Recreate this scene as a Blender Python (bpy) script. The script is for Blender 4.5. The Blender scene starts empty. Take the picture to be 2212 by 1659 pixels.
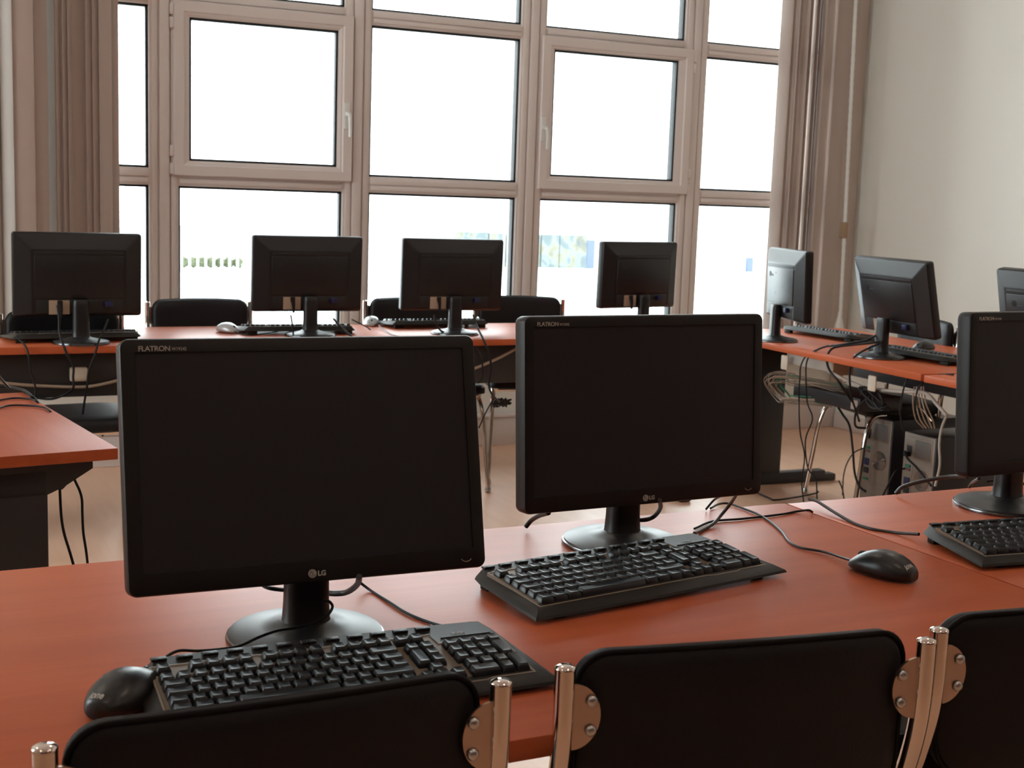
import bpy, bmesh, math, random
from mathutils import Vector, Matrix
from mathutils.bvhtree import BVHTree
PI = math.pi
random.seed(7)
S = bpy.context.scene
COL = S.collection

# ------------------------------------------------------------------ camera
CAM_H = 1.295
YAW, PITCH, ROLL = math.radians(26.087), math.radians(8.027), math.radians(1.985)
FPX = 2839.5
_fw = Vector((math.sin(YAW)*math.cos(PITCH), math.cos(YAW)*math.cos(PITCH), -math.sin(PITCH)))
_r0 = Vector((math.cos(YAW), -math.sin(YAW), 0)); _u0 = _r0.cross(_fw)
_R = math.cos(ROLL)*_r0 + math.sin(ROLL)*_u0
_U = -math.sin(ROLL)*_r0 + math.cos(ROLL)*_u0
cd = bpy.data.cameras.new('camera'); cam = bpy.data.objects.new('camera', cd); COL.objects.link(cam)
cd.sensor_width = 36; cd.lens = FPX/2212*36; cd.clip_start = .05; cd.clip_end = 400
M = Matrix((( _R.x, _U.x, -_fw.x, 0), (_R.y, _U.y, -_fw.y, 0), (_R.z, _U.z, -_fw.z, CAM_H), (0, 0, 0, 1)))
cam.matrix_world = M
S.camera = cam
cd.dof.use_dof = True; cd.dof.focus_distance = 2.2; cd.dof.aperture_fstop = 14

def ray(x, y):
    return _R*((x-1106)/FPX) - _U*((y-829.5)/FPX) + _fw
def az(x, y, z):                       # the point of the plane at height z seen at that pixel of the photo
    d = ray(x, y); return Vector((0, 0, CAM_H)) + d*((z-CAM_H)/d.z)
def ay(x, y, Y):
    d = ray(x, y); return Vector((0, 0, CAM_H)) + d*(Y/d.y)
def ax(x, y, X):
    d = ray(x, y); return Vector((0, 0, CAM_H)) + d*(X/d.x)

# ------------------------------------------------------------------ sky, view, daylight
W = bpy.data.worlds.new('sky'); S.world = W; W.use_nodes = True
nt = W.node_tree; bg = nt.nodes['Background']
tc = nt.nodes.new('ShaderNodeTexCoord'); sep = nt.nodes.new('ShaderNodeSeparateXYZ'); cr = nt.nodes.new('ShaderNodeValToRGB')
nt.links.new(tc.outputs['Generated'], sep.inputs[0]); nt.links.new(sep.outputs['Z'], cr.inputs[0]); nt.links.new(cr.outputs[0], bg.inputs[0])
cr.color_ramp.elements[0].color = (.93, .97, 1, 1); cr.color_ramp.elements[0].position = 0
cr.color_ramp.elements[1].color = (.86, .94, 1, 1); cr.color_ramp.elements[1].position = 1
SKY = 9.0
bg.inputs[1].default_value = SKY
vs = S.view_settings; S.display_settings.display_device = 'sRGB'
vs.view_transform = 'Standard'; vs.look = 'None'; vs.exposure = .13; vs.gamma = 1; vs.use_curve_mapping = False
pl = bpy.data.lights.new('window_portal', 'AREA'); pl.shape = 'RECTANGLE'; pl.size = 4.2; pl.size_y = 2.5
pl.cycles.is_portal = True
po = bpy.data.objects.new('window_portal', pl); COL.objects.link(po); po.location = (2.95, 6.32, 1.7); po.rotation_euler = (-PI/2, 0, 0)
pl3 = bpy.data.lights.new('window_portal', 'AREA'); pl3.shape = 'RECTANGLE'; pl3.size = 3.0; pl3.size_y = 2.0; pl3.cycles.is_portal = True
po3 = bpy.data.objects.new('window_portal', pl3); COL.objects.link(po3); po3.location = (-3.32, 4.2, 1.9); po3.rotation_euler = (0, -PI/2, 0)
LAMP = 34.0     # strength of the round ceiling lamps

# ------------------------------------------------------------------ materials
def mat(name, col, rough=.5, metal=0, spec=.5, bump=0, bscale=200, coat=0, noise=0, nscale=6, coords='Object', sheen=0):
    m = bpy.data.materials.new(name); m.use_nodes = True; n = m.node_tree; b = n.nodes['Principled BSDF']
    b.inputs['Base Color'].default_value = (*col, 1); b.inputs['Roughness'].default_value = rough
    b.inputs['Metallic'].default_value = metal; b.inputs['Specular IOR Level'].default_value = spec
    if coat: b.inputs['Coat Weight'].default_value = coat; b.inputs['Coat Roughness'].default_value = .15
    if bump or noise:
        t = n.nodes.new('ShaderNodeTexCoord')
    if bump:
        nz = n.nodes.new('ShaderNodeTexNoise'); nz.inputs['Scale'].default_value = bscale; nz.inputs['Detail'].default_value = 2
        bp = n.nodes.new('ShaderNodeBump'); bp.inputs['Strength'].default_value = bump; bp.inputs['Distance'].default_value = .001
        n.links.new(t.outputs[coords], nz.inputs['Vector']); n.links.new(nz.outputs['Fac'], bp.inputs['Height']); n.links.new(bp.outputs[0], b.inputs['Normal'])
    if noise:
        nz = n.nodes.new('ShaderNodeTexNoise'); nz.inputs['Scale'].default_value = nscale; nz.inputs['Detail'].default_value = 4
        mx = n.nodes.new('ShaderNodeMixRGB'); mx.inputs[1].default_value = (*col, 1); mx.inputs[2].default_value = (*[c*(1-noise) for c in col], 1)
        n.links.new(t.outputs[coords], nz.inputs['Vector']); n.links.new(nz.outputs['Fac'], mx.inputs[0]); n.links.new(mx.outputs[0], b.inputs['Base Color'])
    return m

def wood(name, c1, c2, rough, axis=(1.2, 16, 16), spec=.5, planks=None):
    m = bpy.data.materials.new(name); m.use_nodes = True; n = m.node_tree; b = n.nodes['Principled BSDF']
    t = n.nodes.new('ShaderNodeTexCoord'); mp = n.nodes.new('ShaderNodeMapping'); mp.inputs['Scale'].default_value = axis
    n.links.new(t.outputs['Object'], mp.inputs[0])
    nz = n.nodes.new('ShaderNodeTexNoise'); nz.inputs['Scale'].default_value = 1.6; nz.inputs['Detail'].default_value = 6; nz.inputs['Roughness'].default_value = .62
    nz.inputs['Distortion'].default_value = .4
    n.links.new(mp.outputs[0], nz.inputs['Vector'])
    cr = n.nodes.new('ShaderNodeValToRGB'); cr.color_ramp.elements[0].position = .3; cr.color_ramp.elements[1].position = .72
    cr.color_ramp.elements[0].color = (*c2, 1); cr.color_ramp.elements[1].color = (*c1, 1)
    n.links.new(nz.outputs['Fac'], cr.inputs[0])
    out = cr.outputs[0]
    if planks:
        br = n.nodes.new('ShaderNodeTexBrick'); br.inputs['Scale'].default_value = 1
        br.inputs['Brick Width'].default_value = planks[0]; br.inputs['Row Height'].default_value = planks[1]
        br.inputs['Mortar Size'].default_value = .0015; br.inputs['Color1'].default_value = (1, 1, 1, 1); br.inputs['Color2'].default_value = (.86, .86, .86, 1)
        br.inputs['Mortar'].default_value = (.55, .5, .45, 1)
        n.links.new(t.outputs['Object'], br.inputs['Vector'])
        mx = n.nodes.new('ShaderNodeMixRGB'); mx.blend_type = 'MULTIPLY'; mx.inputs[0].default_value = 1
        n.links.new(out, mx.inputs[1]); n.links.new(br.outputs['Color'], mx.inputs[2]); out = mx.outputs[0]
    n.links.new(out, b.inputs['Base Color'])
    bp = n.nodes.new('ShaderNodeBump'); bp.inputs['Strength'].default_value = .06; bp.inputs['Distance'].default_value = .001
    n.links.new(nz.outputs['Fac'], bp.inputs['Height']); n.links.new(bp.outputs[0], b.inputs['Normal'])
    b.inputs['Roughness'].default_value = rough; b.inputs['Specular IOR Level'].default_value = spec
    return m

def glass_mat():
    m = bpy.data.materials.new('window_glass'); m.use_nodes = True; n = m.node_tree; n.nodes.clear()
    o = n.nodes.new('ShaderNodeOutputMaterial'); mx = n.nodes.new('ShaderNodeMixShader'); tr = n.nodes.new('ShaderNodeBsdfTransparent')
    gl = n.nodes.new('ShaderNodeBsdfGlossy'); gl.inputs['Roughness'].default_value = .02; fr = n.nodes.new('ShaderNodeFresnel'); fr.inputs[0].default_value = 1.3
    tr.inputs[0].default_value = (.93, .96, .95, 1)
    n.links.new(fr.outputs[0], mx.inputs[0]); n.links.new(tr.outputs[0], mx.inputs[1]); n.links.new(gl.outputs[0], mx.inputs[2]); n.links.new(mx.outputs[0], o.inputs[0])
    return m
def emis(name, col, s):
    m = bpy.data.materials.new(name); m.use_nodes = True; n = m.node_tree; b = n.nodes['Principled BSDF']
    b.inputs['Emission Color'].default_value = (*col, 1); b.inputs['Emission Strength'].default_value = s; b.inputs['Base Color'].default_value = (.8, .8, .8, 1)
    return m

m_desk = wood('cherry_laminate', (.53, .122, .046), (.44, .092, .034), .39, (1.1, 14, 14), spec=.18)
m_desk_edge = wood('cherry_edge_band', (.36, .085, .040), (.30, .065, .030), .4, (1.1, 14, 14))
m_floor = wood('floor_laminate', (.80, .50, .34), (.72, .43, .285), .33, (14, 1.2, 14), planks=None)
m_wall = mat('cream_wall_paint', (.82, .79, .72), .75, noise=.04, nscale=3, bump=.15, bscale=120)
m_ceil = mat('white_ceiling_paint', (.86, .84, .81), .85, noise=.03)
m_pvc = mat('white_window_frame', (.72, .63, .59), .38, noise=.03, nscale=2)
m_gasket = mat('black_rubber_gasket', (.012, .014, .016), .6)
m_blk = mat('matt_black_plastic', (.012, .0108, .0112), .42, spec=.35, bump=.25, bscale=900)
m_back = mat('satin_black_plastic', (.011, .0095, .0105), .38, spec=.4, bump=.2, bscale=700)
m_gloss = mat('satin_black_base', (.014, .014, .015), .36, spec=.6)
m_rim = mat('dark_chrome_rim', (.18, .18, .19), .18, metal=1)
m_screen = mat('matt_dark_screen', (.030, .028, .031), .36, spec=.2)
m_key = mat('black_key_plastic', (.008, .0095, .013), .36)
m_kb = mat('black_keyboard_shell', (.018, .0150, .0125), .45, spec=.25, bump=.2, bscale=900)
m_bed = mat('beige_keyboard_bed', (.20, .155, .115), .45)
m_mouse = mat('black_mouse_shell', (.012, .0115, .012), .33)
m_glare_mouse = mat('glare_pale_mouse_shell', (.45, .45, .46), .3, metal=.4)  # pale colour paints window glare onto mice that are black
m_vinyl = mat('black_chair_vinyl', (.006, .005, .0062), .55, spec=.3, bump=.4, bscale=350)
m_pipe = mat('black_chair_piping', (.005, .0045, .005), .7, spec=.2)
m_chrome = mat('chrome_tube', (.72, .64, .58), .07, metal=1)  # brownish tint puts the reddish room reflections into the chrome colour
m_bracket = mat('dull_steel_bracket', (.58, .45, .37), .33, metal=1, noise=.1, nscale=40)  # warm tint likewise stands in for reddish-brown reflections on the steel
m_bolt = mat('zinc_bolt', (.55, .55, .55), .3, metal=1)
m_grey = mat('charcoal_desk_metal', (.026, .024, .024), .45, noise=.05)
m_greyl = mat('pale_metal_plate', (.42, .34, .30), .4, metal=.3)
m_cable = mat('black_cable_sheath', (.010, .009, .010), .5, spec=.25)
m_cableg = mat('dark_grey_cable_sheath', (.035, .028, .026), .4, spec=.4)
m_cableb = mat('beige_cable_sheath', (.36, .27, .20), .55)
m_cablef = mat('tan_cable_sheath', (.22, .165, .12), .55)
m_cablew = mat('white_cable_sheath', (.45, .42, .38), .5)
m_cablen = mat('green_cable_sheath', (.03, .22, .12), .45)
m_white = mat('white_plastic', (.72, .70, .66), .4)
m_ivory = mat('ivory_plastic', (.62, .54, .45), .45)
m_clip = mat('tan_plastic', (.36, .24, .15), .5)
m_slat = mat('taupe_blind_fabric', (.52, .42, .37), .85, bump=.3, bscale=300, noise=.05, nscale=4)
m_slatl = mat('pale_blind_fabric', (.62, .60, .57), .8, bump=.3, bscale=300)
m_logo = mat('silver_print', (.45, .42, .38), .4)
m_label = mat('cream_rating_label', (.42, .31, .23), .7)
m_vga = mat('blue_video_plug', (.008, .010, .06), .5)
m_emblem = mat('dark_moulded_emblem', (.008, .008, .009), .5)
m_steel = mat('galvanised_case_steel', (.30, .245, .205), .4, metal=.6, noise=.15, nscale=30)
m_case = mat('black_case_steel', (.018, .016, .018), .4)
m_mesh = mat('grey_vent_mesh', (.16, .14, .13), .5, metal=.5)
m_portg = mat('green_audio_port', (.015, .13, .075), .5)
m_portp = mat('pink_audio_port', (.16, .05, .06), .5)
m_porty = mat('yellow_audio_port', (.5, .4, .12), .5)
m_glass = glass_mat()

# ------------------------------------------------------------------ helpers
def bm_new(): return bmesh.new()
def smooth_by(me, ang=38):
    for p in me.polygons: p.use_smooth = True
    try: me.set_sharp_from_angle(angle=math.radians(ang))
    except Exception: pass
def obj(name, bm, m, parent=None, loc=None, rot=None, smooth=38):
    me = bpy.data.meshes.new(name); bmesh.ops.recalc_face_normals(bm, faces=bm.faces); bm.to_mesh(me); bm.free()
    ms = m if isinstance(m, (list, tuple)) else [m]
    for q in ms: me.materials.append(q)
    if smooth: smooth_by(me, smooth)
    o = bpy.data.objects.new(name, me); COL.objects.link(o)
    if parent: o.parent = parent
    if loc is not None: o.location = loc
    if rot is not None: o.rotation_euler = rot
    return o
def tag(o, label=None, cat=None, group=None, kind=None):
    if label: o['label'] = label
    if cat: o['category'] = cat
    if group: o['group'] = group
    if kind: o['kind'] = kind
    return o
def thing(name, label, cat, loc=(0, 0, 0), rz=0, group=None):
    o = bpy.data.objects.new(name, None); COL.objects.link(o); o.empty_display_size = .05
    o.location = loc; o.rotation_euler = (0, 0, rz); return tag(o, label, cat, group)
def struct(name, bm, m, parent=None):
    o = obj(name, bm, m, parent)
    if not parent: o['kind'] = 'structure'
    return o
def copy_tree(o, parent=None):
    c = o.copy(); COL.objects.link(c); c.parent = parent
    for ch in list(o.children): copy_tree(ch, c)
    return c
def box(bm, x0, x1, y0, y1, z0, z1, bev=0, seg=2, mi=0, mtx=None):
    v = bmesh.ops.create_cube(bm, size=1)['verts']
    bmesh.ops.scale(bm, vec=(x1-x0, y1-y0, z1-z0), verts=v); bmesh.ops.translate(bm, vec=((x0+x1)/2, (y0+y1)/2, (z0+z1)/2), verts=v)
    if mtx: bmesh.ops.transform(bm, matrix=mtx, verts=v)
    fs = list({f for a in v for f in a.link_faces})
    for f in fs: f.material_index = mi
    if bev:
        es = list({e for a in v for e in a.link_edges})
        r = bmesh.ops.bevel(bm, geom=es, offset=bev, segments=seg, profile=.5, affect='EDGES')
        for f in r['faces']: f.material_index = mi
def bx(*a, **k):
    bm = bm_new(); box(bm, *a, **k); return bm
def ring(bm, pts):
    return [bm.verts.new(p) for p in pts]
def loft(bm, rings, cap0=True, cap1=True, closed=True, mi=0):
    rs = [ring(bm, r) for r in rings]; n = len(rs[0])
    for a, b in zip(rs, rs[1:]):
        for i in range(n if closed else n-1):
            j = (i+1) % n
            f = bm.faces.new((a[i], a[j], b[j], b[i])); f.material_index = mi
    if cap0: bm.faces.new(list(reversed(rs[0]))).material_index = mi
    if cap1: bm.faces.new(rs[-1]).material_index = mi
    return rs
def spline(pts, k=6):
    P = [Vector(p) for p in pts]
    if len(P) < 3: return P
    out = []
    for i in range(len(P)-1):
        p0 = P[i-1] if i else P[0]*2-P[1]; p1, p2 = P[i], P[i+1]; p3 = P[i+2] if i+2 < len(P) else P[-1]*2-P[-2]
        for s in range(k):
            t = s/k; t2, t3 = t*t, t*t*t
            out.append(.5*((2*p1)+(p2-p0)*t+(2*p0-5*p1+4*p2-p3)*t2+(3*p1-p0-3*p2+p3)*t3))
    out.append(P[-1]); return out
def tube(bm, pts, r, n=10, k=6, mi=0, smooth=True, radii=None):
    P = spline(pts, k) if smooth else [Vector(p) for p in pts]
    T = []
    for i in range(len(P)):
        a = P[max(i-1, 0)]; b = P[min(i+1, len(P)-1)]; d = (b-a)
        T.append(d.normalized() if d.length > 1e-9 else Vector((0, 0, 1)))
    up = Vector((0, 0, 1)) if abs(T[0].z) < .9 else Vector((1, 0, 0))
    N = (up - T[0]*up.dot(T[0])).normalized(); rings = []
    for i, p in enumerate(P):
        N = (N - T[i]*N.dot(T[i]))
        N = N.normalized() if N.length > 1e-6 else T[i].orthogonal().normalized()
        B = T[i].cross(N); rr = radii(i/(len(P)-1)) if radii else r
        rings.append([p + (N*math.cos(2*PI*j/n)+B*math.sin(2*PI*j/n))*rr for j in range(n)])
    loft(bm, rings, mi=mi)
def tb(pts, r, **k):
    bm = bm_new(); tube(bm, pts, r, **k); return bm
def lathe(bm, prof, n=32, c=(0, 0, 0), axis='z', mi=0):
    rings = []
    for r, z in prof:
        ring_ = []
        for j in range(n):
            a = 2*PI*j/n; x, y = r*math.cos(a), r*math.sin(a)
            p = (x, y, z) if axis == 'z' else ((x, z, y) if axis == 'y' else (z, x, y))
            ring_.append((p[0]+c[0], p[1]+c[1], p[2]+c[2]))
        rings.append(ring_)
    loft(bm, rings, mi=mi)
def rrect(w, h, r, k=6, r2=None):
    """rounded rectangle, centred, counter-clockwise; r for top corners, r2 for bottom ones"""
    r2 = r if r2 is None else r2; out = []
    for cx, cy, a0, q in ((w/2-r, h/2-r, 0, r), (-w/2+r, h/2-r, 90, r), (-w/2+r2, -h/2+r2, 180, r2), (w/2-r2, -h/2+r2, 270, r2)):
        for i in range(k+1):
            a = math.radians(a0+90*i/k); out.append((cx+q*math.cos(a), cy+q*math.sin(a)))
    return out
def text(name, s, size, m, parent, loc, rot, ext=.0003, bold=0, xs=1, shear=0, space=1):
    cu = bpy.data.curves.new(name, 'FONT'); cu.body = s; cu.size = size; cu.extrude = ext; cu.offset = bold; cu.shear = shear; cu.space_character = space; cu.resolution_u = 3
    tmp = bpy.data.objects.new(name, cu); COL.objects.link(tmp)
    dg = bpy.context.evaluated_depsgraph_get(); me = bpy.data.meshes.new_from_object(tmp.evaluated_get(dg))
    bpy.data.objects.remove(tmp); bpy.data.curves.remove(cu)
    me.materials.clear(); me.materials.append(m)
    for v in me.vertices: v.co.x *= xs
    o = bpy.data.objects.new(name, me); COL.objects.link(o); o.parent = parent; o.location = loc; o.rotation_euler = rot
    return o
def world_child(name, bm, m, parent):
    """mesh given in world coordinates, hung under a thing"""
    o = obj(name, bm, m, parent)
    o.matrix_parent_inverse = (Matrix.Translation(parent.location) @ parent.rotation_euler.to_matrix().to_4x4()).inverted()
    return o
def cable(name, pts, r, m, label, group=None, cat='cable', k=6):
    return tag(obj(name, tb(pts, r, n=8, k=k), m, smooth=80), label, cat, group)

# ------------------------------------------------------------------ room shell
DZ = .73
X0, X1, Y0, Y1, ZC = -3.2, 5.2, -3.0, 6.22, 3.1
struct('floor', bx(X0-.1, X1+.1, Y0-.1, Y1+.1, -.1, 0), m_floor)
struct('ceiling', bx(X0-.1, X1+.1, Y0-.1, Y1+.1, ZC, ZC+.1), m_ceil)
struct('wall_right', bx(X1, X1+.15, Y0, Y1+.15, 0, ZC), m_wall)
bm = bm_new(); box(bm, X0-.15, X0, Y0, 2.7, 0, ZC); box(bm, X0-.15, X0, 5.7, Y1+.15, 0, ZC); box(bm, X0-.15, X0, 2.7, 5.7, 0, .9); box(bm, X0-.15, X0, 2.7, 5.7, 2.9, ZC)
struct('wall_left', bm, m_wall)
win3 = bpy.data.objects.new('window_2', None); COL.objects.link(win3); win3['kind'] = 'structure'
bm = bm_new()
for i in range(4): y = 2.7+i; box(bm, X0-.11, X0-.03, y-.05, y+.05, .9, 2.9, .003)
for z in (.94, 2.86): box(bm, X0-.11, X0-.03, 2.7, 5.7, z-.04, z+.04, .003)
obj('window_frame', bm, m_pvc, win3)
obj('pane', bx(X0-.08, X0-.074, 2.7, 5.7, .94, 2.86), m_glass, win3)
struct('wall_rear', bx(X0, X1, Y0-.15, Y0, 0, ZC), mat('russet_reflection_wall', (.13, .052, .034), .8, noise=.05, nscale=3))  # unseen wall, russet invented so chrome and screens reflect dark reddish brown
bm = bm_new()
WX0, WX1 = .80, 5.02
box(bm, X0, WX0, Y1, Y1+.15, 0, ZC); box(bm, WX1, X1, Y1, Y1+.15, 0, ZC); box(bm, WX0, WX1, Y1, Y1+.15, 0, .40); box(bm, WX0, WX1, Y1, Y1+.15, 2.95, ZC)
struct('wall_front', bm, m_wall)
bm = bm_new(); box(bm, X0, X1, Y1-.045, Y1, 0, .15, .004); box(bm, X0, X1, Y1-.055, Y1, .15, .165, .003)
struct('baseboard_front', bm, m_pvc)
struct('baseboard_right', bx(X1-.02, X1, Y0, Y1-.055, 0, .09, .004), m_pvc)
struct('trim_1', bx(X1-.03, X1, Y1-.09, Y1-.01, .17, ZC, .004), mat('tan_corner_trim', (.50, .36, .26), .6))
# ceiling lamps, whose light falls on the room-facing side of everything and shows in the chrome caps
m_lamp = emis('warm_lamp_diffuser', (1, .86, .72), LAMP)
n_l = 0
for lx in (-.9, 1.2, 3.4):
    for ly in (-1.6, .7, 3.2):
        t = thing('ceiling_lamp', ['round white ceiling lamp by the rear wall', 'round white ceiling lamp above the near desk row', 'round white ceiling lamp above the middle of the room'][(-1.6, .7, 3.2).index(ly)],
                  'lamp', (lx, ly, ZC), 0, 'round ceiling lamps')
        t['label'] = t['label'] + [' at the left', ' at the centre', ' at the right'][(-.9, 1.2, 3.4).index(lx)]
        b1 = bm_new(); lathe(b1, [(.13, 0), (.13, -.03), (.10, -.035)], 32); obj('housing', b1, m_white, t)
        b1 = bm_new(); lathe(b1, [(.10, -.033), (.097, -.05), (.075, -.063), (.035, -.069), (.002, -.07)], 32); obj('diffuser', b1, m_lamp, t)

# ------------------------------------------------------------------ window
win = bpy.data.objects.new('window_1', None); COL.objects.link(win); win['kind'] = 'structure'
YW = 6.15; k_ = YW/6.05
def wx(x): return x*k_
def wz(z): return CAM_H+(z-CAM_H)*k_
COLS = [(.86, 1.127), (1.258, 2.032), (2.165, 2.955), (3.093, 3.923), (4.067, 4.86)]
ROWS = [(.53, 1.300), (1.376, 2.086), (2.155, 2.80)]
xe = [WX0] + [v for c in COLS for v in (wx(c[0]), wx(c[1]))] + [WX1]
ze = [.40] + [v for r in ROWS for v in (wz(r[0]), wz(r[1]))] + [2.95]
bm = bm_new()
for i in range(0, len(xe), 2):
    a, b = xe[i], xe[i+1]; box(bm, a, b, YW+.012, YW+.10, .40, 2.95, .003)
    mwd = min(b-a, .15); c = (a+b)/2
    box(bm, c-.022, c+.022, YW-.004, YW+.02, .40, 2.95, .003)
    box(bm, c-mwd/2+.012, c-.030, YW+.004, YW+.02, .40, 2.95, .002); box(bm, c+.030, c+mwd/2-.012, YW+.004, YW+.02, .40, 2.95, .002)
for i in range(0, len(ze), 2):
    a, b = ze[i], ze[i+1]
    for q in range(1, len(xe)-1, 2):
        box(bm, xe[q]-.01, xe[q+1]+.01, YW+.014, YW+.10, a, b, .003)
        c = (a+b)/2
        if b-a > .03: box(bm, xe[q]+.004, xe[q+1]-.004, YW+.006, YW+.02, a+.010, a+(b-a)*.42, .002); box(bm, xe[q]+.004, xe[q+1]-.004, YW+.006, YW+.02, a+(b-a)*.50, b-.010, .002)
obj('window_frame', bm, m_pvc, win)
def pane(x0, x1, z0, z1, yg, parent):
    g = bm_new(); gw = .011
    for a in ((x0, x0+gw, z0, z1), (x1-gw, x1, z0, z1), (x0, x1, z0, z0+gw), (x0, x1, z1-gw, z1)):
        box(g, a[0], a[1], yg-.006, yg+.02, a[2], a[3])
    obj('gasket', g, m_gasket, parent)
    # dark outer reveal of the glazing rebate
    g = bm_new(); 
    for a in ((x1-.001, x1+.004, z0, z1), (x0-.004, x0+.001, z0, z1), (x0, x1, z1-.001, z1+.004)):
        box(g, a[0], a[1], yg+.004, yg+.055, a[2], a[3])
    obj('glazing_bead', g, m_gasket, parent)
    obj('pane', bx(x0, x1, yg+.004, yg+.010, z0, z1), m_glass, parent)
SASH = {1: (1.230, 2.067, 1.347, 2.112, 1.303, 1.997, 1.414, 2.044), 3: (3.064, 3.967, 1.349, 2.111, 3.136, 3.882, 1.415, 2.048)}
for ci, c in enumerate(COLS):
    for ri, r in enumerate(ROWS):
        if ri == 1 and ci in SASH:
            o = SASH[ci]; X = [wx(v) for v in o[:2]]+[0]; ox0, ox1, oz0, oz1 = wx(o[0]), wx(o[1]), wz(o[2]), wz(o[3]); ix0, ix1, iz0, iz1 = wx(o[4]), wx(o[5]), wz(o[6]), wz(o[7])
            b = bm_new()
            for q, (yy, d) in enumerate(((YW-.018, 0), (YW-.010, .0))):
                pass
            prof = [(0, YW+.012), (0, YW-.014), (.003, YW-.018), (.045, YW-.018), (.050, YW-.012), (.058, YW-.010), ('i', YW-.002), ('i', YW+.06)]
            rings = []
            for d, yy in prof:
                if d == 'i': q4 = (ix0, ix1, iz0, iz1)
                else: q4 = (ox0+d, ox1-d, oz0+d, oz1-d)
                rings.append([(q4[0], yy, q4[2]), (q4[1], yy, q4[2]), (q4[1], yy, q4[3]), (q4[0], yy, q4[3])])
            loft(b, rings, cap0=False, cap1=False)
            sa = obj('opening_sash', b, m_pvc, win, smooth=0)
            pane(ix0, ix1, iz0, iz1, YW+.012, win)
            # lever handle on the sash, then its hinges
            hx = ox1-.030 if ci == 1 else ox0+.016; zc = wz(1.632 if ci == 1 else 1.625)
            h = bm_new(); box(h, hx-.014, hx+.014, YW-.026, YW-.017, zc-.040, zc+.085, .004)
            lathe(h, [(.011, YW-.05), (.011, YW-.02)], 16, (hx, 0, zc+.03), 'y')
            tube(h, [(hx, YW-.045, zc+.03), (hx+.001, YW-.062, zc+.018), (hx+.004, YW-.064, zc-.03), (hx+.005, YW-.062, zc-.078)], .0085, n=10)
            obj('handle', h, m_white, sa)
            sx = ox0 if ci == 1 else ox1; sg = -1 if ci == 1 else 1
            for zz in (oz0+.005, oz0+.085, oz1-.125, oz1-.065):
                hb = bm_new(); box(hb, min(sx, sx+sg*.014)-.001, max(sx, sx+sg*.014)+.001, YW-.02, YW+.0, zz, zz+.05, .003)
                obj('hinge', hb, m_pvc, sa)
        else:
            pane(wx(c[0]), wx(c[1]), wz(r[0]), wz(r[1]), YW+.035, win)

# ------------------------------------------------------------------ vertical blinds and the cord in the corner
def blinds(name, label, spec, yb, z0=.45, z1=2.95):
    """spec: (photo x at mid height, width m, angle deg, material)"""
    t = thing(name, label, 'blind', (ay(spec[0][0], 300, yb).x, yb, z0), 0)
    ox = t.location.x
    for px, w, ang, m, dy in spec:
        cx = ay(px, 300, yb).x - ox; a = math.radians(ang); n = 6; front = []; back = []
        for i in range(n+1):
            s = (i/n-.5)*w; c = .006*(1-(2*i/n-1)**2)
            front.append((cx+s*math.cos(a)-c*math.sin(a), dy+s*math.sin(a)-c*math.cos(a)))
            back.append((cx+s*math.cos(a)-(c-.0012)*math.sin(a), dy+s*math.sin(a)-(c-.0012)*math.cos(a)))
        o = front+back[::-1]; bm = bm_new(); loft(bm, [[(x, y, 0) for x, y in o], [(x, y, z1-z0) for x, y in o]]); obj('slat', bm, m, t, smooth=60)
    obj('head_rail', bx(-.25, ay(spec[-1][0], 300, yb).x-ox+.25, -.03, .03, z1-z0, z1-z0+.06, .003), m_white, t)
    return t
LS = []
for px, w, ang, m, dy in [(-26, .12, 8, m_slat, 0), (4, .12, 55, m_slat, .0), (15, .05, -20, m_slatl, -.03), (44, .115, 6, m_slat, -.02), (80, .10, 10, m_slat, .01), (108, .075, -30, m_slatl, .10)]: LS.append((px, w, ang, m, dy))
for i in range(5): LS.append((124+i*7, .06, 60-(i % 2)*20, m_slat, -.03))
LS.append((150, .06, 10, m_slat, .03)); LS.append((172, .11, 14, m_slat, .0))
for i in range(6): LS.append((192+i*7, .07, 58-(i % 2)*22, m_slat, -.03))
LS.append((212, .11, 4, m_slat, .05))
LS.append((244, .06, 2, m_slat, .02))
blinds('vertical_blind', 'taupe vertical fabric blind bunched at the left edge of the window', LS, 6.02)
RS = []
for i in range(14): RS.append((1679+i*6.6, .075, 112-i*3-(i % 2)*16, m_slat, -.02+.012*(i % 3)))
RS += [(1776, .115, 8, m_slat, .02), (1808, .115, 10, m_slat, .0), (1834, .12, 6, m_slat, .02), (1856, .09, 12, m_slat, .03)]
blinds('vertical_blind', 'taupe vertical fabric blind bunched between window and cream wall', RS, 6.04)
t = thing('blind_cord', 'thin white beaded cord hanging in the corner beside the cream wall', 'cord', (ay(1822, 500, 5.93).x, 5.93, .64))
p0, p1 = ay(1849, 0, 5.93), ay(1815, 690, 5.93)
b = bm_new(); d = (p1-p0)
p0 = p1-d*1.25
N = 150
def cordr(s): return .0105+.0012*math.sin(s*N*2*PI/3)
tube(b, [p0+(p1-p0)*(i/N) for i in range(N+1)], .01, n=8, smooth=False, radii=cordr)
world_child('bead_chain', b, m_white, t)
q = ay(1823, 497, 5.93); world_child('cord_clip', bx(q.x-.018, q.x+.014, 5.91, 5.95, ay(0, 515, 5.93).z*0+q.z-.045, q.z+.045, .004), m_clip, t)
b = bm_new(); lathe(b, [(.030, .60), (.030, .62), (.011, .70), (.009, .72)], 20, (ay(1812, 712, 5.93).x, 5.93, 0)); world_child('weight', b, m_white, t)

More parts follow.
